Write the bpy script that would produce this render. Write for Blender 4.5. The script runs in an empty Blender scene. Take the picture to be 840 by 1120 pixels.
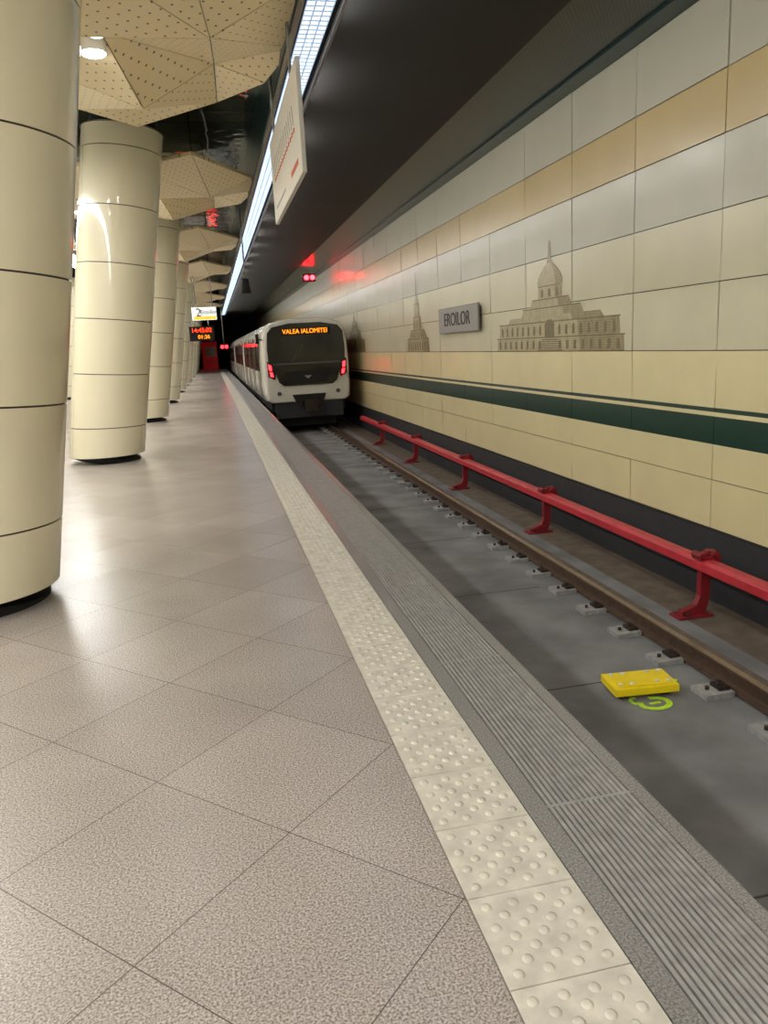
import bpy, bmesh, math, random
from mathutils import Matrix, Vector
from mathutils.geometry import delaunay_2d_cdt
random.seed(7)
H=1.55
sc=bpy.context.scene
# ------------------------------------------------------------ materials
def nt(name):
    m=bpy.data.materials.new(name); m.use_nodes=True
    n=m.node_tree.nodes; l=m.node_tree.links
    return m,n,l,n['Principled BSDF']
def c3(c): 
    f=lambda u:(u/12.92 if u<=.04045 else ((u+.055)/1.055)**2.4)
    return (f(c[0]/255),f(c[1]/255),f(c[2]/255),1)
def mat(name,col,rough=.5,metal=0,noise=0,nscale=8,emit=None,es=0,bump=0,coat=0,cr=.08):
    m,n,l,b=nt(name)
    b.inputs['Base Color'].default_value=c3(col)
    b.inputs['Roughness'].default_value=rough
    b.inputs['Metallic'].default_value=metal
    b.inputs['Coat Weight'].default_value=coat
    b.inputs['Coat Roughness'].default_value=cr
    if noise or bump:
        tc=n.new('ShaderNodeTexCoord'); nz=n.new('ShaderNodeTexNoise'); nz.inputs['Scale'].default_value=nscale
        nz.inputs['Detail'].default_value=6
        l.new(tc.outputs['Object'],nz.inputs['Vector'])
        if noise:
            r=n.new('ShaderNodeValToRGB'); a=c3(col)
            r.color_ramp.elements[0].position=.3; r.color_ramp.elements[1].position=.7
            r.color_ramp.elements[0].color=tuple(x*(1-noise) for x in a[:3])+(1,)
            r.color_ramp.elements[1].color=tuple(min(1,x*(1+noise)) for x in a[:3])+(1,)
            l.new(nz.outputs['Fac'],r.inputs['Fac']); l.new(r.outputs['Color'],b.inputs['Base Color'])
        if bump:
            bp=n.new('ShaderNodeBump'); bp.inputs['Strength'].default_value=bump; bp.inputs['Distance'].default_value=.01
            l.new(nz.outputs['Fac'],bp.inputs['Height']); l.new(bp.outputs['Normal'],b.inputs['Normal'])
    if emit:
        b.inputs['Emission Color'].default_value=c3(emit); b.inputs['Emission Strength'].default_value=es
    return m
def math_n(n,l,op,a,b=None,c=None):
    x=n.new('ShaderNodeMath'); x.operation=op
    for i,v in enumerate((a,b,c)):
        if v is None: continue
        if isinstance(v,(int,float)): x.inputs[i].default_value=v
        else: l.new(v,x.inputs[i])
    return x.outputs[0]
def mixc(n,l,fac,a,b):
    x=n.new('ShaderNodeMix'); x.data_type='RGBA'
    if isinstance(fac,(int,float)): x.inputs[0].default_value=fac
    else: l.new(fac,x.inputs[0])
    for i,v in ((6,a),(7,b)):
        if isinstance(v,tuple): x.inputs[i].default_value=v
        else: l.new(v,x.inputs[i])
    return x.outputs[2]

def granite(name,c_lo,c_hi,tiles=True,joint=(120,108,100),rough=.3):
    m,n,l,b=nt(name)
    tc=n.new('ShaderNodeTexCoord')
    nz=n.new('ShaderNodeTexNoise'); nz.inputs['Scale'].default_value=150; nz.inputs['Detail'].default_value=4
    l.new(tc.outputs['Object'],nz.inputs['Vector'])
    r=n.new('ShaderNodeValToRGB'); r.color_ramp.elements[0].position=.36; r.color_ramp.elements[1].position=.64
    r.color_ramp.elements[0].color=c3(c_lo); r.color_ramp.elements[1].color=c3(c_hi)
    l.new(nz.outputs['Fac'],r.inputs['Fac'])
    big=n.new('ShaderNodeTexNoise'); big.inputs['Scale'].default_value=1.3; big.inputs['Detail'].default_value=7
    l.new(tc.outputs['Object'],big.inputs['Vector'])
    fac=math_n(n,l,'MULTIPLY_ADD',big.outputs['Fac'],.5,.75)
    vm=n.new('ShaderNodeVectorMath'); vm.operation='SCALE'
    l.new(r.outputs['Color'],vm.inputs[0]); l.new(fac,vm.inputs[3])
    col=vm.outputs[0]
    if tiles:
        sp=n.new('ShaderNodeSeparateXYZ'); l.new(tc.outputs['Object'],sp.inputs[0])
        s=math_n(n,l,'ADD',sp.outputs[0],sp.outputs[1]); d=math_n(n,l,'SUBTRACT',sp.outputs[1],sp.outputs[0])
        def joint_d(v,ph):
            u=math_n(n,l,'DIVIDE',math_n(n,l,'ADD',v,-ph+90.0),.9)
            fr=math_n(n,l,'FRACT',u)
            e=math_n(n,l,'MINIMUM',fr,math_n(n,l,'SUBTRACT',1.0,fr))
            return e,math_n(n,l,'FLOOR',u)
        e1,f1=joint_d(s,2.37); e2,f2=joint_d(d,2.17)
        e=math_n(n,l,'MINIMUM',e1,e2)
        jm=math_n(n,l,'LESS_THAN',e,.0025)
        cb=n.new('ShaderNodeCombineXYZ'); l.new(f1,cb.inputs[0]); l.new(f2,cb.inputs[1])
        wn=n.new('ShaderNodeTexWhiteNoise'); l.new(cb.outputs[0],wn.inputs['Vector'])
        f=math_n(n,l,'MULTIPLY_ADD',wn.outputs['Value'],.1,.95)
        v2=n.new('ShaderNodeVectorMath'); v2.operation='SCALE'; l.new(col,v2.inputs[0]); l.new(f,v2.inputs[3])
        col=mixc(n,l,jm,v2.outputs[0],c3(joint))
    l.new(col,b.inputs['Base Color'])
    b.inputs['Roughness'].default_value=rough
    return m

M={}
M['floor']=granite('granite_floor',(126,117,111),(202,192,184),joint=(92,84,80),rough=.27)
M['granite_edge']=granite('granite_edge_strip',(108,106,103),(162,159,155),tiles=False)
M['tactile']=mat('tactile_stone',(208,202,188),.5,noise=.16,nscale=14)
M['joint']=mat('joint_dark',(70,67,64),.8,noise=.1)
M['grate']=mat('grate_metal',(168,166,162),.5,.2,noise=.15,nscale=20)
M['gratebase']=mat('grate_base',(84,82,78),.8,noise=.1)
M['conc']=mat('concrete_bed',(120,120,121),.85,noise=.28,nscale=1.9,bump=.3)
M['conc_brown']=mat('concrete_brown',(104,92,80),.85,noise=.25,nscale=5,bump=.3)
M['dark']=mat('dark_base',(48,49,53),.6,noise=.15)
M['block']=mat('fastening_block',(150,150,148),.8,noise=.2,nscale=20)
M['iron']=mat('iron_clip',(58,48,42),.6,.5,noise=.2)
M['rail']=mat('rail_rust',(92,72,58),.55,.4,noise=.25,nscale=12)
M['railtop']=mat('rail_head',(150,140,130),.25,.9,noise=.1)
M['red']=mat('red_paint',(194,50,62),.42,noise=.15,nscale=5)
M['reddk']=mat('red_bracket',(136,28,38),.5,noise=.2,nscale=9)
M['yellow']=mat('yellow_plastic',(244,216,20),.4,noise=.06)
M['bolt']=mat('bolt_metal',(225,225,220),.3,.3,noise=.05)
M['paint']=mat('green_paint_mark',(190,236,50),.7,noise=.2,nscale=30)
WC=dict(coat=.4,cr=.2)
M['wcream']=mat('panel_cream',(228,215,168),.42,noise=.04,nscale=1.5,**WC)
M['wcream2']=mat('panel_pale',(208,202,174),.42,noise=.05,nscale=1.2,**WC)
M['wgrey']=mat('panel_grey',(182,180,162),.42,noise=.05,nscale=1.2,**WC)
M['wbeige']=mat('panel_beige',(184,162,110),.42,noise=.04,nscale=1.5,**WC)
M['green']=mat('stripe_green',(12,56,46),.35,noise=.08,**WC)
M['seam']=mat('seam_dark',(52,46,36),.7,noise=.1)
M['col']=mat('column_enamel',(240,233,204),.25,noise=.02,nscale=1.2,coat=.8,cr=.05)
M['black']=mat('black_ceiling',(6,6,7),.65,noise=.1)
M['blackm']=mat('black_matte',(10,10,11),.7,noise=.1)
M['teal']=mat('teal_metal',(12,54,58),.3,.4,noise=.1)
M['steel']=mat('steel_rod',(150,150,150),.3,.9,noise=.05)
M['signw']=mat('sign_white',(226,222,210),.35,noise=.03)
M['signg']=mat('sign_grey',(150,146,142),.4,noise=.04)
M['signtxt']=mat('sign_text_dark',(40,38,42),.5,noise=.05)
M['signred']=mat('sign_red',(205,80,50),.5,noise=.05)
M['trainw']=mat('train_white',(214,212,202),.25,noise=.02,coat=.5)
M['traing']=mat('train_grey',(80,80,80),.4,.3,noise=.05)
M['glass']=mat('train_glass',(7,8,10),.1,noise=.05,coat=.4)
M['door']=mat('train_door',(112,98,92),.35,noise=.06)
M['taill']=mat('tail_lamp',(255,20,20),.4,noise=.02,emit=(255,24,30),es=18)
M['sig']=mat('signal_lens',(255,20,20),.4,noise=.02,emit=(255,20,26),es=60)  # added red glow that tints the ceiling above the train
M['led']=mat('led_orange',(255,150,30),.5,noise=.02,emit=(255,140,20),es=2.5)
M['ledred']=mat('led_red',(255,60,20),.5,noise=.02,emit=(255,60,24),es=3)
M['lampw']=mat('lamp_disc',(255,255,250),.5,noise=.01,emit=(255,251,244),es=60)
M['lamp2']=mat('lamp_panel',(255,255,250),.5,noise=.01,emit=(252,250,246),es=25)  # glow of the added fill panels and left strip, all out of view
M['washer']=mat('wall_washer_lamp',(255,255,250),.5,noise=.01,emit=(253,250,243),es=30)  # added glow that brightens the wall from behind the housing
M['lightsign']=mat('lit_sign',(240,240,235),.5,noise=.02,emit=(235,240,240),es=.8)
M['lightyel']=mat('lit_sign_yellow',(240,200,60),.5,noise=.02,emit=(245,200,60),es=.8)
M['redbox']=mat('red_kiosk_paint',(150,20,24),.4,noise=.05,emit=(220,16,24),es=.08)
# strip with louvre ribs
m,n,l,b=nt('louvre_light'); tc=n.new('ShaderNodeTexCoord'); sp=n.new('ShaderNodeSeparateXYZ'); l.new(tc.outputs['Object'],sp.inputs[0])
fr=math_n(n,l,'FRACT',math_n(n,l,'MULTIPLY',sp.outputs[1],10.0)); g=math_n(n,l,'GREATER_THAN',fr,.3)
fx=math_n(n,l,'FRACT',math_n(n,l,'MULTIPLY',sp.outputs[0],12.5)); g2=math_n(n,l,'GREATER_THAN',fx,.2)
st=math_n(n,l,'MULTIPLY_ADD',math_n(n,l,'MULTIPLY',g,g2),1.6,.42)
b.inputs['Base Color'].default_value=c3((200,215,230)); b.inputs['Emission Color'].default_value=c3((190,215,250)); l.new(st,b.inputs['Emission Strength'])
M['strip']=m
# perforated beige
def perf(name,base,hole,scale,r,rough,metal=0):
    m,n,l,b=nt(name); tc=n.new('ShaderNodeTexCoord')
    mp=n.new('ShaderNodeMapping'); mp.inputs['Rotation'].default_value=(0,0,.6); mp.inputs['Scale'].default_value=(1,1,0); l.new(tc.outputs['Object'],mp.inputs[0])
    vo=n.new('ShaderNodeTexVoronoi'); vo.inputs['Scale'].default_value=scale; vo.inputs['Randomness'].default_value=0
    l.new(mp.outputs[0],vo.inputs['Vector'])
    k=math_n(n,l,'LESS_THAN',vo.outputs['Distance'],r)
    l.new(mixc(n,l,k,c3(base),c3(hole)),b.inputs['Base Color']); b.inputs['Roughness'].default_value=rough; b.inputs['Metallic'].default_value=metal
    return m
M['facet']=perf('perforated_panel',(236,220,178),(110,94,66),9,.1,.3)
M['mesh']=perf('ceiling_mesh',(40,54,56),(6,8,9),26,.36,.3,.3)
# glossy dark ceiling slats
m,n,l,b=nt('mirror_ceiling'); tc=n.new('ShaderNodeTexCoord'); bk=n.new('ShaderNodeTexBrick')
bk.inputs['Scale'].default_value=1.0; bk.inputs['Brick Width'].default_value=1.2; bk.inputs['Row Height'].default_value=.6; bk.inputs['Mortar Size'].default_value=.012
bk.offset=0
bk.inputs['Color1'].default_value=c3((130,150,148)); bk.inputs['Color2'].default_value=c3((170,180,174)); bk.inputs['Mortar'].default_value=c3((8,8,8))
l.new(tc.outputs['Object'],bk.inputs['Vector']); l.new(bk.outputs['Color'],b.inputs['Base Color'])
b.inputs['Metallic'].default_value=.95; b.inputs['Roughness'].default_value=.07
nz=n.new('ShaderNodeTexNoise'); nz.inputs['Scale'].default_value=2.5; l.new(tc.outputs['Object'],nz.inputs['Vector'])
bp=n.new('ShaderNodeBump'); bp.inputs['Strength'].default_value=.16; bp.inputs['Distance'].default_value=.1; l.new(nz.outputs['Fac'],bp.inputs['Height']); l.new(bp.outputs['Normal'],b.inputs['Normal'])
M['mirror']=m
# engraved mural
def mural_mat(name,a,bc):
    m,n,l,b=nt(name); tc=n.new('ShaderNodeTexCoord')
    sp=n.new('ShaderNodeSeparateXYZ'); l.new(tc.outputs['Object'],sp.inputs[0]); cb=n.new('ShaderNodeCombineXYZ')
    l.new(sp.outputs[1],cb.inputs[0]); l.new(sp.outputs[2],cb.inputs[1])
    bk=n.new('ShaderNodeTexBrick'); bk.inputs['Scale'].default_value=1; bk.inputs['Brick Width'].default_value=.075; bk.inputs['Row Height'].default_value=.03; bk.inputs['Mortar Size'].default_value=.004
    bk.inputs['Color1'].default_value=c3(a); bk.inputs['Color2'].default_value=c3(tuple(x*.93 for x in a)); bk.inputs['Mortar'].default_value=c3(bc)
    l.new(cb.outputs[0],bk.inputs['Vector'])
    nz=n.new('ShaderNodeTexNoise'); nz.inputs['Scale'].default_value=9; nz.inputs['Detail'].default_value=8; l.new(tc.outputs['Object'],nz.inputs['Vector'])
    r=n.new('ShaderNodeValToRGB'); r.color_ramp.elements[0].position=.42; r.color_ramp.elements[1].position=.62; l.new(nz.outputs['Fac'],r.inputs['Fac'])
    f=math_n(n,l,'MULTIPLY',r.outputs['Color'],.6)
    l.new(mixc(n,l,f,bk.outputs['Color'],c3(bc)),b.inputs['Base Color']); b.inputs['Roughness'].default_value=.4
    b.inputs['Coat Weight'].default_value=.4; b.inputs['Coat Roughness'].default_value=.2
    return m
M['mur1']=mural_mat('mural_light',(162,150,112),(186,176,142))
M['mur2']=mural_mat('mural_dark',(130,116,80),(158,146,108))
M['mur3']=mural_mat('mural_shadow',(98,86,56),(120,110,76))  # darkest print tone, for openings, steps and ledges

# ------------------------------------------------------------ mesh builder (z given relative to eye height H)
class MB:
    def __init__(s): s.v=[];s.f=[];s.m=[];s.sm=[];s.mats=[]
    def mi(s,k):
        if k not in s.mats: s.mats.append(k)
        return s.mats.index(k)
    def add(s,vs,fs,k,smooth=False):
        o=len(s.v); s.v+= [(x,y,z+H) for x,y,z in vs]
        i=s.mi(k)
        for f in fs: s.f.append([o+q for q in f]); s.m.append(i); s.sm.append(smooth)
    def box(s,x0,x1,y0,y1,z0,z1,k):
        vs=[(x0,y0,z0),(x1,y0,z0),(x1,y1,z0),(x0,y1,z0),(x0,y0,z1),(x1,y0,z1),(x1,y1,z1),(x0,y1,z1)]
        s.add(vs,[(0,3,2,1),(4,5,6,7),(0,1,5,4),(1,2,6,5),(2,3,7,6),(3,0,4,7)],k)
    def prism(s,poly,ax,a,b,k,smooth=False):
        n=len(poly)
        g={'x':lambda t,p:(t,p[0],p[1]),'y':lambda t,p:(p[0],t,p[1]),'z':lambda t,p:(p[0],p[1],t)}[ax]
        vs=[g(a,p) for p in poly]+[g(b,p) for p in poly]
        s.add(vs,[tuple(range(n)),tuple(range(2*n-1,n-1,-1))],k)
        o=len(s.v)-2*n; i=s.mi(k)
        for q in range(n): s.f.append([o+q,o+(q+1)%n,o+n+(q+1)%n,o+n+q]); s.m.append(i); s.sm.append(smooth)
    def cyl(s,p0,p1,r,k,n=14,r1=None):
        p0=Vector(p0);p1=Vector(p1);d=(p1-p0).normalized(); a=d.orthogonal().normalized(); b2=d.cross(a)
        r1=r if r1 is None else r1
        vs=[tuple(p0+(a*math.cos(t)+b2*math.sin(t))*r) for t in [2*math.pi*i/n for i in range(n)]]
        vs+=[tuple(p1+(a*math.cos(t)+b2*math.sin(t))*r1) for t in [2*math.pi*i/n for i in range(n)]]
        s.add(vs,[tuple(range(n)),tuple(range(2*n-1,n-1,-1))],k)
        o=len(s.v)-2*n;i=s.mi(k)
        for q in range(n): s.f.append([o+q,o+(q+1)%n,o+n+(q+1)%n,o+n+q]); s.m.append(i); s.sm.append(True)
    def build(s,name,parent=None,bevel=0):
        me=bpy.data.meshes.new(name); me.from_pydata(s.v,[],s.f)
        for k in s.mats: me.materials.append(M[k])
        for p,i,sm in zip(me.polygons,s.m,s.sm): p.material_index=i; p.use_smooth=sm
        bm=bmesh.new(); bm.from_mesh(me); bmesh.ops.recalc_face_normals(bm,faces=bm.faces); bm.to_mesh(me); bm.free()
        o=bpy.data.objects.new(name,me); sc.collection.objects.link(o)
        if parent: o.parent=parent
        if bevel:
            bv=o.modifiers.new('bevel','BEVEL'); bv.width=bevel; bv.segments=2; bv.limit_method='ANGLE'
        return o
def empty(name):
    e=bpy.data.objects.new(name,None); sc.collection.objects.link(e); return e
def text(name,body,size,loc,face,k,parent,sx=1):
    cu=bpy.data.curves.new(name,'FONT'); cu.body=body; cu.size=size; cu.align_x='CENTER'; cu.align_y='CENTER'; cu.extrude=.003
    cu.materials.append(M[k]); o=bpy.data.objects.new(name,cu); sc.collection.objects.link(o)
    if face=='-x': R=Matrix(((0,0,-1),(-1,0,0),(0,1,0)))
    else: R=Matrix(((1,0,0),(0,0,-1),(0,1,0)))
    o.matrix_world=Matrix.Translation((loc[0],loc[1],loc[2]+H))@R.to_4x4()@Matrix.Diagonal((sx,1,1,1))
    if parent: o.parent=parent
    return o

Y0,Y1=-8,80
FL=-H; BED=-2.72; EDGE=1.32; WX=4.8; CT=3.0; CP=3.5
# ------------------------------------------------------------ floor
b=MB(); b.box(-8,.555,Y0,Y1,FL-.25,FL,'floor'); b.build('floor')
b=MB()
b.box(.555,.885,Y0,Y1,FL-.25,FL-.012,'joint')
y=1.485-.325*28
while y<Y1:
    b.box(.5585,.8795,y+.002,y+.323,FL-.03,FL+.002,'tactile')
    if -.5<y<26:
        seg=12 if y<6 else 6
        pts=[(i*.08+.04,j*.08+.04) for i in range(4) for j in range(4)]+[(i*.08+.08,j*.08+.08) for i in range(3) for j in range(3)]
        for px,py in pts:
            cx,cy=.5585+px,y+.002+py
            vs=[];fs=[]
            for rr,hh in ((.0155,0),(.013,.004),(.0065,.006)):
                vs+=[(cx+rr*math.cos(2*math.pi*q/seg),cy+rr*math.sin(2*math.pi*q/seg),FL+.002+hh) for q in range(seg)]
            for k in range(2):
                for q in range(seg): fs.append((k*seg+q,k*seg+(q+1)%seg,(k+1)*seg+(q+1)%seg,(k+1)*seg+q))
            fs.append(tuple(range(2*seg,3*seg)))
            b.add(vs,fs,'tactile',True)
    y+=.325
b.build('tactile_paving')
b=MB(); b.box(.885,.955,Y0,Y1,FL-.25,FL,'granite_edge'); b.box(1.265,EDGE,Y0,Y1,FL-.25,FL,'granite_edge')
b.build('platform_edge_trim')
b=MB(); b.box(.956,1.264,Y0,Y1,FL-.2,FL-.014,'gratebase')
yy=2.16-1.25*8
while yy<Y1:
    for i in range(15):
        x=.962+i*.0203
        b.box(x,x+.012,yy+.004,yy+1.246,FL-.014,FL-.001,'grate')
    b.box(.956,1.264,yy-.006,yy+.006,FL-.014,FL-.0005,'grate')
    yy+=1.25
b.build('drainage_grating')
b=MB(); b.box(-8,EDGE-.12,Y0,Y1,BED-.2,FL-.25,'dark'); b.build('platform_base')
b=MB()
b.box(EDGE-.12,4.18,Y0,Y1,BED-.3,BED,'conc'); b.box(4.18,WX-.09,Y0,Y1,BED-.3,BED,'conc_brown')
b.box(3.85,3.98,Y0,Y1,BED-.02,BED+.006,'conc_brown')
for i in range(40): 
    yj=1.2+i*2.4-8; b.box(EDGE-.1,3.3,yj,yj+.014,BED-.01,BED+.002,'joint')
b.build('track_bed')
# walls
b=MB(); b.box(WX+.02,WX+.3,Y0,Y1,BED,CP+.3,'seam'); b.box(WX-.02,WX+.02,Y0,Y1,BED,-2.03,'dark'); b.box(WX-.08,WX-.02,Y0,Y1,BED,BED+.22,'dark')
rows=[(-2.01,-1.51,'wcream'),(-1.51,-1.152,'wcream'),(-1.152,-.874,'green'),(-.874,-.832,'wcream'),(-.832,-.79,'green'),(-.79,-.233,'wcream'),
      (-.233,.416,'wcream2'),(.416,1.07,'wcream2'),(1.07,1.728,'wgrey'),(1.728,2.283,'wbeige'),(2.283,3.0,'wgrey')]
yp=6.76-1.57*9
while yp<Y1:
    for (a,c,k) in rows:
        g=0 if k=='green' or c-a<.1 else .005
        ga=.005 if g and a not in(-.79,) else 0
        gc=.005 if g and c not in(-1.152,) else 0
        o=[random.uniform(-.006,.006) for _ in range(4)] if g else [0]*4
        ya,yb=yp+.004,yp+1.566
        vs=[(WX+o[0],ya,a+ga),(WX+o[1],yb,a+ga),(WX+o[2],yb,c-gc),(WX+o[3],ya,c-gc)]
        vs+=[(WX+.02,v[1],v[2]) for v in vs]
        b.add(vs,[(0,1,2,3),(0,4,5,1),(1,5,6,2),(2,6,7,3),(3,7,4,0)],k)
    yp+=1.57
b.build('wall_right')
b=MB(); b.box(-8.3,-8,Y0,Y1,BED,CP+.3,'wcream2'); b.build('wall_left')
b=MB(); b.box(-8.3,WX+.3,Y1,Y1+.3,BED,CP+.3,'blackm'); b.build('wall_back')
b=MB(); b.box(-8.3,WX+.3,Y0-.3,Y0,BED,CP+.3,'wcream2'); b.build('wall_front')
# ceiling
b=MB(); b.box(-8,.98,Y0,Y1,CP,CP+.3,'mirror'); b.box(.98,1.0,Y0,Y1,2.86,CP+.3,'teal')
b.box(1.0,3.55,Y0,Y1,CT,CP+.3,'black'); b.box(3.55,4.55,Y0,Y1,CT+.03,CP+.3,'mesh'); b.box(4.55,WX+.02,Y0,Y1,CT,CP+.3,'teal')
b.build('ceiling')
# light strips
b=MB()
b.box(1.02,1.33,Y0+.1,62,2.8,2.999,'blackm'); b.box(1.05,1.29,Y0+.2,61.9,2.79,2.8,'strip'); b.box(1.335,1.36,Y0+.1,62,2.74,2.999,'signg'); b.box(1.0,1.02,Y0+.1,62,2.76,2.999,'signg')
yy=-7.5
while yy<61:
    ln=1.1 if yy<14 else .7
    b.prism([(1.361,2.75),(1.42,2.93),(1.361,2.93)],'y',yy,yy+ln,'washer'); b.box(1.361,1.425,yy-.01,yy+ln+.01,2.932,2.998,'blackm')  # added lamps hidden behind the housing to brighten wall and track
    yy+=2.4
b.build('fluorescent_light_strip')
b=MB(); b.box(-3.95,-3.5,Y0+.2,62,2.85,2.88,'lamp2'); b.box(-4.0,-3.45,Y0+.1,62.1,2.88,3.0,'signg')  # added strip, mostly unseen, put in to light the platform
yy=-6
while yy<62: b.cyl((-3.7,yy,3.0),(-3.7,yy,CP),.02,'steel'); yy+=4
b.build('fluorescent_light_strip')
b=MB()  # added panels behind the camera that brighten the foreground
for k in range(3):
    ya=-7.2+k*2.3
    b.box(-1.5,.5,ya,ya+.5,2.7,2.72,'lamp2'); b.box(-1.55,.55,ya-.05,ya+.55,2.72,2.82,'signg')
    for x in (-1.2,.2): b.cyl((x,ya+.25,2.82),(x,ya+.25,CP),.015,'steel',8)
b.build('ceiling_light_panel')
# ------------------------------------------------------------ columns
def column(cx,cy,rot=0):
    b=MB(); R=.56; N=64
    def cen(z): return cx+.167*(z+1.5)
    def ring(z,r):
        t=min(.1,max(0,(z+1.45)*.06))
        return [(cen(z)+r*math.cos(2*math.pi*q/N),cy+r*math.sin(2*math.pi*q/N),z-t*r*math.cos(2*math.pi*q/N)) for q in range(N)]
    def tube(rs,k):
        vs=[];fs=[]
        for z,r in rs: vs+=ring(z,r)
        for i in range(len(rs)-1):
            for q in range(N): fs.append((i*N+q,i*N+(q+1)%N,(i+1)*N+(q+1)%N,(i+1)*N+q))
        b.add(vs,fs,k,True)
    b.cyl((cx,cy,FL),(cx+.02,cy,-1.44),.49,'blackm',40)
    bands=[-1.45,-1.01,-.23,.55,1.33,2.11,2.89,3.2]
    for a,c in zip(bands[:-1],bands[1:]):
        tube([(a+.006,R),(c-.006,R)],'col')
        tube([(a+.006,R-.02),(a+.006,R)],'col'); tube([(c-.006,R-.02),(c-.006,R)],'col')
    tube([(-1.45,.4),(-1.449,R-.012)],'seam')
    tube([(-1.446,R-.012),(3.19,R-.012)],'seam')
    tube([(3.18,R+.03),(3.18,R-.1)],'blackm'); tube([(3.2,R-.1),(CP-.001,R-.1)],'blackm')
    for th in (-148,32):
        t=math.radians(th+rot)
        vs=[];
        for z in (-1.44,3.19):
            for dt in (-.005,.005):
                vs.append((cen(z)+(R+.0015)*math.cos(t+dt),cy+(R+.0015)*math.sin(t+dt),z-(0 if z<0 else .1)*R*math.cos(t)))
        b.add(vs,[(0,1,3,2)],'seam')
    return b.build('platform_column')
for i in range(0,10): column(-1.73,5.4+7.13*i)
for i in range(-1,10): column(-5.9,5.4+7.13*i,90)
# ------------------------------------------------------------ faceted ceiling panels
outer=[(1.1,8.5),(.86,9.25),(.36,10.3),(-.64,11.0),(-1.3,10.6),(-2.3,11),(-3.3,9.7),(-3.4,8.0),(-2.4,6.3),(-.95,6.1),(.0,5.7),(.95,6.9)]
oz=[2.95,2.85,2.95,2.85,2.95,2.85,2.95,2.85,2.95,2.85,2.95,2.85]
inner=[(-.45,9.15,2.55),(.33,9.3,3.05),(.25,7.5,2.66),(-1.8,9.1,3.05),(-1.5,7.6,2.66),(-.7,8.1,2.9)]
def facets(yo):
    pts=[(x,y,z) for (x,y),z in zip(outer,oz)]+inner
    v2=[Vector((p[0],p[1])) for p in pts]
    no=len(outer)
    _,_,tris,_,_,_=delaunay_2d_cdt(v2,[(i,(i+1)%no) for i in range(no)],[],1,1e-5)
    b=MB()
    for t in tris:
        P=[Vector(pts[i]) for i in t]; c=sum(P,Vector())/3
        Q=[]
        for p in P:
            d=(c-p); Q.append(p+d.normalized()*.014)
        vs=[(q.x,q.y+yo,q.z) for q in Q]+[(q.x,q.y+yo,q.z+.05) for q in Q]
        b.add(vs,[(0,1,2),(5,4,3),(0,1,4,3),(1,2,5,4),(2,0,3,5)],'facet')
    for (x,y) in ((-.72,7.75),(-.8,8.25),(-2.3,8.1),(-2.2,9.4)):
        z=2.76
        b.cyl((x,y+yo,z+.012),(x,y+yo,z+.3),.12,'signw',20); b.cyl((x,y+yo,z),(x,y+yo,z+.01),.1,'lampw',20)
    for (x,y) in ((-2.6,9),(.2,8.8),(-1,10.2),(-1,7.2)): b.cyl((x,y+yo,2.95),(x,y+yo,CP),.015,'steel',8)
    b.build('faceted_ceiling_panel')
for i in range(-2,7): facets(7.13*i)
# ------------------------------------------------------------ rails
XR=(3.65,2.14)
def rail(x):
    b=MB(); z0=BED+.02
    prof=[(-.07,0),(.07,0),(.07,.012),(.012,.03),(.010,.105),(.035,.118),(.035,.14),(-.035,.14),(-.035,.118),(-.010,.105),(-.012,.03),(-.07,.012)]
    b.prism([(x+p[0],z0+p[1]) for p in prof],'y',Y0,Y1,'rail')
    b.box(x-.03,x+.03,Y0,Y1,z0+.14,z0+.145,'railtop')
    b.build('running_rail')
for x in XR: rail(x)
b=MB()
for xr,s in ((XR[0],-1),(XR[1],-1)):
    yy=4.76-.65*18
    while yy<Y1:
        if yy>Y0+.3:
            xa,xb=sorted((xr+s*.075,xr+s*.31))
            b.box(xa,xb,yy-.1,yy+.1,BED+.001,BED+.045,'block')
            b.box(xr+s*.13-.045,xr+s*.13+.045,yy-.06,yy+.06,BED+.045,BED+.07,'iron')
            if yy<14: b.cyl((xr+s*.15,yy,BED+.045),(xr+s*.15,yy,BED+.105),.018,'iron',8); b.cyl((xr+s*.24,yy,BED+.04),(xr+s*.24,yy,BED+.07),.016,'iron',8)
            b.box(xr-.075,xr+.09,yy-.09,yy+.09,BED+.001,BED+.02,'iron')
        yy+=.65
b.build('rail_fastening_blocks')
# third rail
tr=empty('third_rail')
b=MB(); X3=4.4; Z3=-2.215
prof=[(-.075,-.045),(-.075,.03),(-.045,.06),(.045,.06),(.075,.03),(.075,-.045),(.06,-.045),(.06,-.015),(-.06,-.015),(-.06,-.045)]
b.prism([(X3+p[0],Z3+p[1]) for p in prof],'y',Y0,23.6,'red')
b.box(X3-.035,X3+.035,Y0,23.6,Z3-.07,Z3-.016,'reddk')
b.build('cover_rail',tr)
b=MB()
yy=6.26-3.62*3
while yy<23.5:
    b.box(X3-.3,X3+.06,yy-.09,yy+.09,BED+.001,BED+.025,'reddk')
    arm=[(-.24,.02),(-.02,.02),(.03,.08),(.05,.2),(.05,.36),(.13,.42),(.16,.5),(.15,.6),(.1,.64),(.02,.64),(-.03,.615),(-.03,.585),(.04,.6),(.09,.59),(.1,.5),(.06,.44),(-.05,.44),(-.05,.2),(-.09,.11),(-.24,.06)]
    arm=[(X3+p[0],BED+p[1]) for p in arm]
    b.prism(arm,'y',yy-.035,yy+.035,'reddk')
    b.box(X3-.09,X3+.09,yy-.07,yy+.07,Z3+.057,Z3+.09,'reddk')
    for s in (-1,1):
        b.cyl((X3+s*.065,yy-.07,Z3+.1),(X3+s*.065,yy+.07,Z3+.1),.032,'reddk',12)
    for s in (-1,1): b.cyl((X3-.2,yy+s*.06,BED+.02),(X3-.2,yy+s*.06,BED+.06),.018,'iron',8)
    yy+=3.62
b.build('brackets',tr,bevel=.004)
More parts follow.
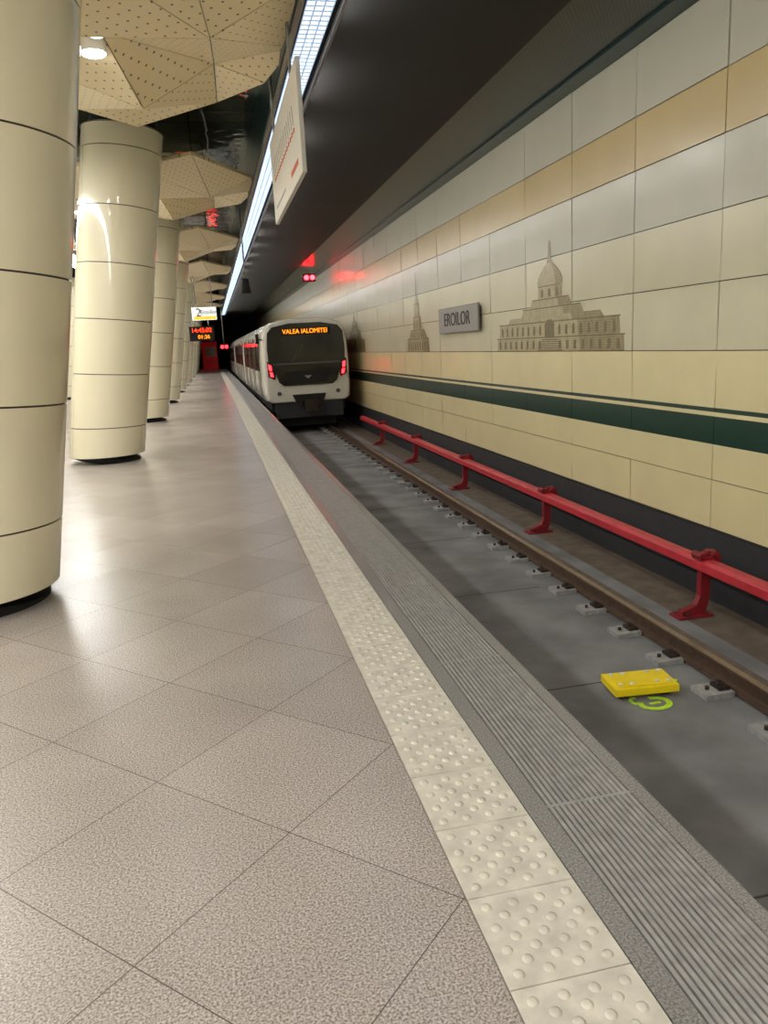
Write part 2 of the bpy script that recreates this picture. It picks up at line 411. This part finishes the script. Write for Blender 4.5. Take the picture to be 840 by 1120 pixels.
# yellow box
ye=empty('yellow_track_beacon')
b=MB()
b.box(-.25,.25,-.15,.15,-H+.04,-H+.1,'yellow'); b.box(-.21,.21,-.12,.12,-H+.1,-H+.112,'yellow')
for x in (-.19,-.1,.1,.19):
    for y in (-.09,.09): b.cyl((x,y,-H+.1),(x,y,-H+.122),.018,'bolt',10)
b.box(-.2,-.12,-.1,.1,-H,-H+.04,'iron'); b.box(.12,.2,-.1,.1,-H,-H+.04,'iron')
o=b.build('housing',ye,bevel=.012)
ye.location=(2.97,4.97,BED+H+.003); ye.rotation_euler=(0,0,math.radians(-6))
b=MB()
def ringmark(cx,cy,rx,ry,w,a0,a1):
    N=28; vs=[]
    for i in range(N+1):
        t=math.radians(a0+(a1-a0)*i/N)
        for s in (-.5,.5): vs.append((cx+(rx+s*w)*math.cos(t),cy+(ry+s*w)*math.sin(t),BED+.0055))
    b.add(vs,[(2*i,2*i+1,2*i+3,2*i+2) for i in range(N)],'paint')
ringmark(2.97,4.75,.11,.085,.045,-210,90)
ringmark(2.86,4.82,.04,.05,.03,60,260)
b.box(2.93,3.02,4.74,4.77,BED+.004,BED+.0055,'paint')
ringmark(3.29,5.1,.06,.06,.04,150,330)
b.build('paint_marking')
# ------------------------------------------------------------ murals
def mural(yc,tiers,spire):
    b=MB(); z0=-.225; x=WX-.009
    def poly(pts,k,dx=0): b.prism([(yc+p[0],z0+p[1]) for p in pts],'x',x-dx,x-dx+.001,k)
    h0=0
    for i,(w,h,w2) in enumerate(tiers):
        hh=h-h0
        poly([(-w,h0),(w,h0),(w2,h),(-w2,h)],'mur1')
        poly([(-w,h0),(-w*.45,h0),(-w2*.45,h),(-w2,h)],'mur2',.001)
        if hh>.12 and w>.3:
            nn=max(3,int(w*9))
            for q in range(nn):
                c=-w2+w2*2*(q+.5)/nn; ww=w2/nn*.32
                if abs(c)<.12 and w>1.5: continue
                poly([(c-ww,h0+hh*.12),(c+ww,h0+hh*.12),(c+ww,h0+hh*.6),(c+ww*.5,h0+hh*.74),(c-ww*.5,h0+hh*.74),(c-ww,h0+hh*.6)],'mur3',.002)
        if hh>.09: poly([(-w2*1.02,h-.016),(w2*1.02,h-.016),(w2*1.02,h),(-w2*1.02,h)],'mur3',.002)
        h0=h
    w=tiers[0][0]
    if w>1.5:
        for q in range(6): poly([(-.42+.03*q,.03*q),(.42-.03*q,.03*q),(.42-.03*q,.03*q+.016),(-.42+.03*q,.03*q+.016)],'mur3',.003)
        poly([(-.16,.18),(.16,.18),(.16,.38),(.08,.44),(-.08,.44),(-.16,.38)],'mur3',.003)
    poly(spire,'mur2',.002)
    b.build('wall_mural')
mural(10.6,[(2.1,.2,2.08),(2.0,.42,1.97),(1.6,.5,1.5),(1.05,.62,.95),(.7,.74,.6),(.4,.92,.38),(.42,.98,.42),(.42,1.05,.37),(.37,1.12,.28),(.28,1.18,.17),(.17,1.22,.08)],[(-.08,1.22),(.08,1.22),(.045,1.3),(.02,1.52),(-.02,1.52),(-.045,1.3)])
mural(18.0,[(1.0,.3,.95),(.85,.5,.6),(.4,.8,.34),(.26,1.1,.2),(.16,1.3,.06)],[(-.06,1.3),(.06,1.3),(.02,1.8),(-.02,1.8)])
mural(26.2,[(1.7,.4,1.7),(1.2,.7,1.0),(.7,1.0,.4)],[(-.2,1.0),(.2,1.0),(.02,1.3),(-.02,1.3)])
# station sign
st=empty('station_name_sign')
b=MB(); b.box(WX-.1,WX-.06,13.45,15.9,.14,.63,'signg')
b.box(WX-.06,WX-.006,14.0,14.1,.3,.45,'steel'); b.box(WX-.06,WX-.006,15.3,15.4,.3,.45,'steel')
b.build('plate',st,bevel=.01); text('lettering','EROILOR',.36,(WX-.105,14.68,.385),'-x','signtxt',st,1.12)
# hanging route sign
rs=empty('route_map_sign'); XS=.95
b=MB(); b.box(XS-.02,XS+.02,7.15,10.05,1.5,2.42,'signw')
b.build('board',rs,bevel=.004)
b=MB()
for y in (7.7,9.6): b.cyl((XS,y,2.4),(XS,y,CP),.016,'steel',10)
b.build('hanger_rods',rs)
b=MB(); b.box(XS-.023,XS-.021,7.5,9.7,1.93,1.945,'signred')
for i in range(14):
    y=7.55+i*.163; b.box(XS-.025,XS-.021,y-.02,y+.02,1.92,1.955,'signred'); b.prism([(y,1.98),(y+.012,1.98),(y+.08,2.16),(y+.068,2.16)],'x',XS-.024,XS-.021,'signg')
b.box(XS-.023,XS-.021,7.4,8.0,1.62,1.67,'signred'); b.box(XS-.023,XS-.021,8.6,9.7,1.62,1.65,'signg')
b.build('diagram',rs)
# loudspeaker
b=MB(); b.cyl((.93,18.7,1.6),(.93,18.7,CP),.018,'steel',8); b.cyl((.93,18.7,1.3),(.93,18.7,1.62),.11,'blackm',14,.07); b.build('hanging_loudspeaker')
# platform number sign & clock
ps=empty('platform_number_sign')
b=MB(); b.box(-.56,.33,30,30.12,1.2,1.66,'lightsign'); b.box(-.5,.3,29.985,30,1.22,1.33,'lightyel')
for x in (-.4,.2): b.cyl((x,30.06,1.66),(x,30.06,CP),.02,'steel',8)
b.build('light_box',ps); text('digit','2',.42,(-.32,29.97,1.46),'-y','signtxt',ps); text('lettering','Eroilor',.22,(.05,29.97,1.48),'-y','signtxt',ps)
ck=empty('led_clock_display')
b=MB(); b.box(-.72,.18,30,30.14,.45,.98,'blackm'); 
for x in (-.5,0): b.cyl((x,30.07,.98),(x,30.07,1.2),.02,'steel',8)
b.build('housing',ck); text('time_digits','14:45:02',.22,(-.27,29.98,.83),'-y','ledred',ck); text('date_digits','01:36',.2,(-.2,29.98,.59),'-y','led',ck)
b=MB(); b.box(-1.9,.55,74,75.5,FL,1.0,'redbox'); b.box(-1.7,-.8,73.95,74,FL+.1,.3,'blackm'); b.box(-.5,.4,73.95,74,-.3,.5,'signw'); b.build('red_kiosk')
b=MB()
for (x,y,z,k) in ((4.0,31,2.66,'sig'),(.75,45,.3,'taill')):  # first lamp is added to redden the ceiling, second is the far signal
    b.box(x-.25,x+.25,y,y+.2,z-.15,z+.15,'blackm'); b.cyl((x-.11,y-.03,z),(x-.11,y,z),.09,k,14); b.cyl((x+.12,y-.03,z),(x+.12,y,z),.09,k,14)
    b.cyl((x,y+.1,z+.15),(x,y+.1,CT if x>1 else CP),.02,'steel',8)
b.build('red_signal_lamp')
# ------------------------------------------------------------ train
tn=empty('subway_train'); TX=2.96; TY=25
half=[(1.22,-1.72),(1.38,-1.62),(1.41,-1.3),(1.41,-.4),(1.38,.2),(1.3,.58),(1.14,.8),(.8,.91),(.4,.95)]
sec=[(x,z) for x,z in half]+[(-x,z) for x,z in reversed(half)]
def section(y,s,dz=0): return [(TX+x*s,y,-.4+(z+.4)*(s*.5+.5)+dz) for x,z in sec]
b=MB(); n=len(sec)
def loft(secs,k,cap0=True,cap1=True):
    vs=[];fs=[]
    for s_ in secs: vs+=s_
    for i in range(len(secs)-1):
        for q in range(n): fs.append((i*n+q,i*n+(q+1)%n,(i+1)*n+(q+1)%n,(i+1)*n+q))
    if cap0: fs.append(tuple(range(n)))
    if cap1: fs.append(tuple(range((len(secs)-1)*n,len(secs)*n)))
    b.add(vs,fs,k,False)
loft([section(TY,.93),section(TY+.06,.96),section(TY+.22,.985),section(TY+.55,1.0),section(TY+14,1.0)],'trainw')
yc=TY+14
for c in range(2):
    loft([section(yc,.93),section(yc+.5,.93)],'blackm'); loft([section(yc+.5,1.0),section(yc+15,1.0)],'trainw'); yc+=15
b.build('body',tn,bevel=.03)
b=MB()
mask=[(-1.2,.5),(-1.04,.68),(-.5,.78),(.5,.78),(1.04,.68),(1.2,.5),(1.24,.0),(1.22,-.42),(1.04,-.66),(.94,-1.04),(.78,-1.16),(-.78,-1.16),(-.94,-1.04),(-1.04,-.66),(-1.22,-.42),(-1.24,.0)]
b.prism([(TX+x,z) for x,z in mask],'y',TY-.05,TY+.02,'glass')
b.prism([(TX+x,z) for x,z in [(-.75,-.72),(.75,-.72),(.6,-1.08),(-.6,-1.08)]],'y',TY-.065,TY-.04,'blackm')
b.prism([(TX+x,z) for x,z in [(-1.1,-.44),(1.1,-.44),(1.02,-.5),(-1.02,-.5)]],'y',TY-.07,TY-.04,'traing')
b.cyl((TX-.5,TY-.07,-.4),(TX-.1,TY-.07,.1),.012,'traing',6)
b.prism([(TX-.12,-.86),(TX+.12,-.86),(TX,-.96)],'y',TY-.075,TY-.06,'signg')
b.build('windscreen',tn,bevel=.02)
b=MB(); b.box(TX-.8,TX+.8,TY-.07,TY-.05,.4,.64,'blackm'); b.build('destination_box',tn)
text('destination_text','VALEA IALOMITEI',.2,(TX,TY-.08,.52),'-y','led',tn,.92)
b=MB()
for s in (-1,1):
    b.prism([(TX+s*1.1,-.42),(TX+s*1.27,-.36),(TX+s*1.26,-.85),(TX+s*1.06,-.95),(TX+s*1.0,-.72)],'y',TY-.04,TY+.02,'blackm')
    b.prism([(TX+s*1.15,-.5),(TX+s*1.23,-.46),(TX+s*1.22,-.64),(TX+s*1.14,-.66)],'y',TY-.06,TY-.03,'taill')
    b.prism([(TX+s*1.12,-.72),(TX+s*1.2,-.7),(TX+s*1.18,-.84),(TX+s*1.1,-.86)],'y',TY-.06,TY-.03,'taill')
    b.cyl((TX+s*.95,TY-.02,-1.4),(TX+s*.95,TY+.05,-1.4),.07,'traing',12)
b.build('tail_lamps',tn)
b=MB()
b.box(TX-1.2,TX+1.2,TY+.3,TY+43,-2.0,-1.68,'blackm'); b.box(TX-.9,TX+.9,TY+.5,TY+3.5,-2.5,-1.95,'blackm')
b.box(TX-1.1,TX+1.1,TY+.1,TY+.3,-2.2,-1.7,'dark')
b.prism([(TX-.55,-1.45),(TX+.55,-1.45),(TX+.4,-1.78),(TX-.4,-1.78)],'y',TY-.06,TY+.1,'blackm')
b.box(TX-.12,TX+.12,TY-.5,TY+.2,-1.9,-1.68,'dark'); b.box(TX-.2,TX+.2,TY-.58,TY-.4,-1.98,-1.62,'iron')
b.cyl((TX-.35,TY-.3,-1.8),(TX-.2,TY,-1.6),.03,'iron',8); b.cyl((TX+.35,TY-.3,-1.8),(TX+.2,TY,-1.6),.03,'iron',8)
for yb in (TY+2,TY+12,TY+17,TY+27,TY+31,TY+41):
    for xr,s in ((XR[0],1),(XR[1],-1)):
        for d in (-.9,.9): b.cyl((xr-s*.07,yb+d,BED+.17+.42),(xr+s*.03,yb+d,BED+.17+.42),.42,'dark',24)
b.build('underframe',tn)
b=MB()
for c in range(3):
    ys=TY+.9 if c==0 else TY+14.9+15*(c-1)
    for sgn in (-1,1):
        xw=TX+sgn*1.405
        for i in range(4):
            yd=ys+.5+i*3.4
            b.box(xw-.02,xw+.02,yd,yd+1.3,-1.5,.42,'door')
            for q in (.12,.72): b.box(xw-.03,xw+.03,yd+q,yd+q+.46,-.7,.3,'glass')
            if i<3: b.box(xw-.025,xw+.025,yd+1.6,yd+3.1,-.7,.25,'glass')
b.build('side_windows_and_doors',tn)
b=MB(); b.cyl((TX-1.3,TY+.3,.3),(TX-1.5,TY+.1,.35),.015,'blackm',6); b.box(TX-1.56,TX-1.46,TY+.05,TY+.1,.2,.5,'blackm'); b.build('mirror',tn)

# ------------------------------------------------------------ world, camera
w=bpy.data.worlds.new('world'); sc.world=w; w.use_nodes=True
w.node_tree.nodes['Background'].inputs[0].default_value=(.5,.55,.6,1); w.node_tree.nodes['Background'].inputs[1].default_value=.05
cd=bpy.data.cameras.new('camera'); cam=bpy.data.objects.new('camera',cd); sc.collection.objects.link(cam)
F=840.0
dy=Vector((231-420,560-386,-F)).normalized()
D=(F*F-189*205)/174
up=-Vector((205,-D,-F)).normalized(); up=(up-dy*up.dot(dy)).normalized()
dx=dy.cross(up)
cam.matrix_world=Matrix.Translation((0,0,H))@Matrix((dx,dy,up)).to_4x4()
cd.sensor_fit='VERTICAL'; cd.sensor_height=36; cd.sensor_width=27; cd.lens=F/1120*36; cd.clip_end=300; cd.clip_start=.05
sc.camera=cam
sc.view_settings.view_transform='Standard'
sc.view_settings.exposure=0
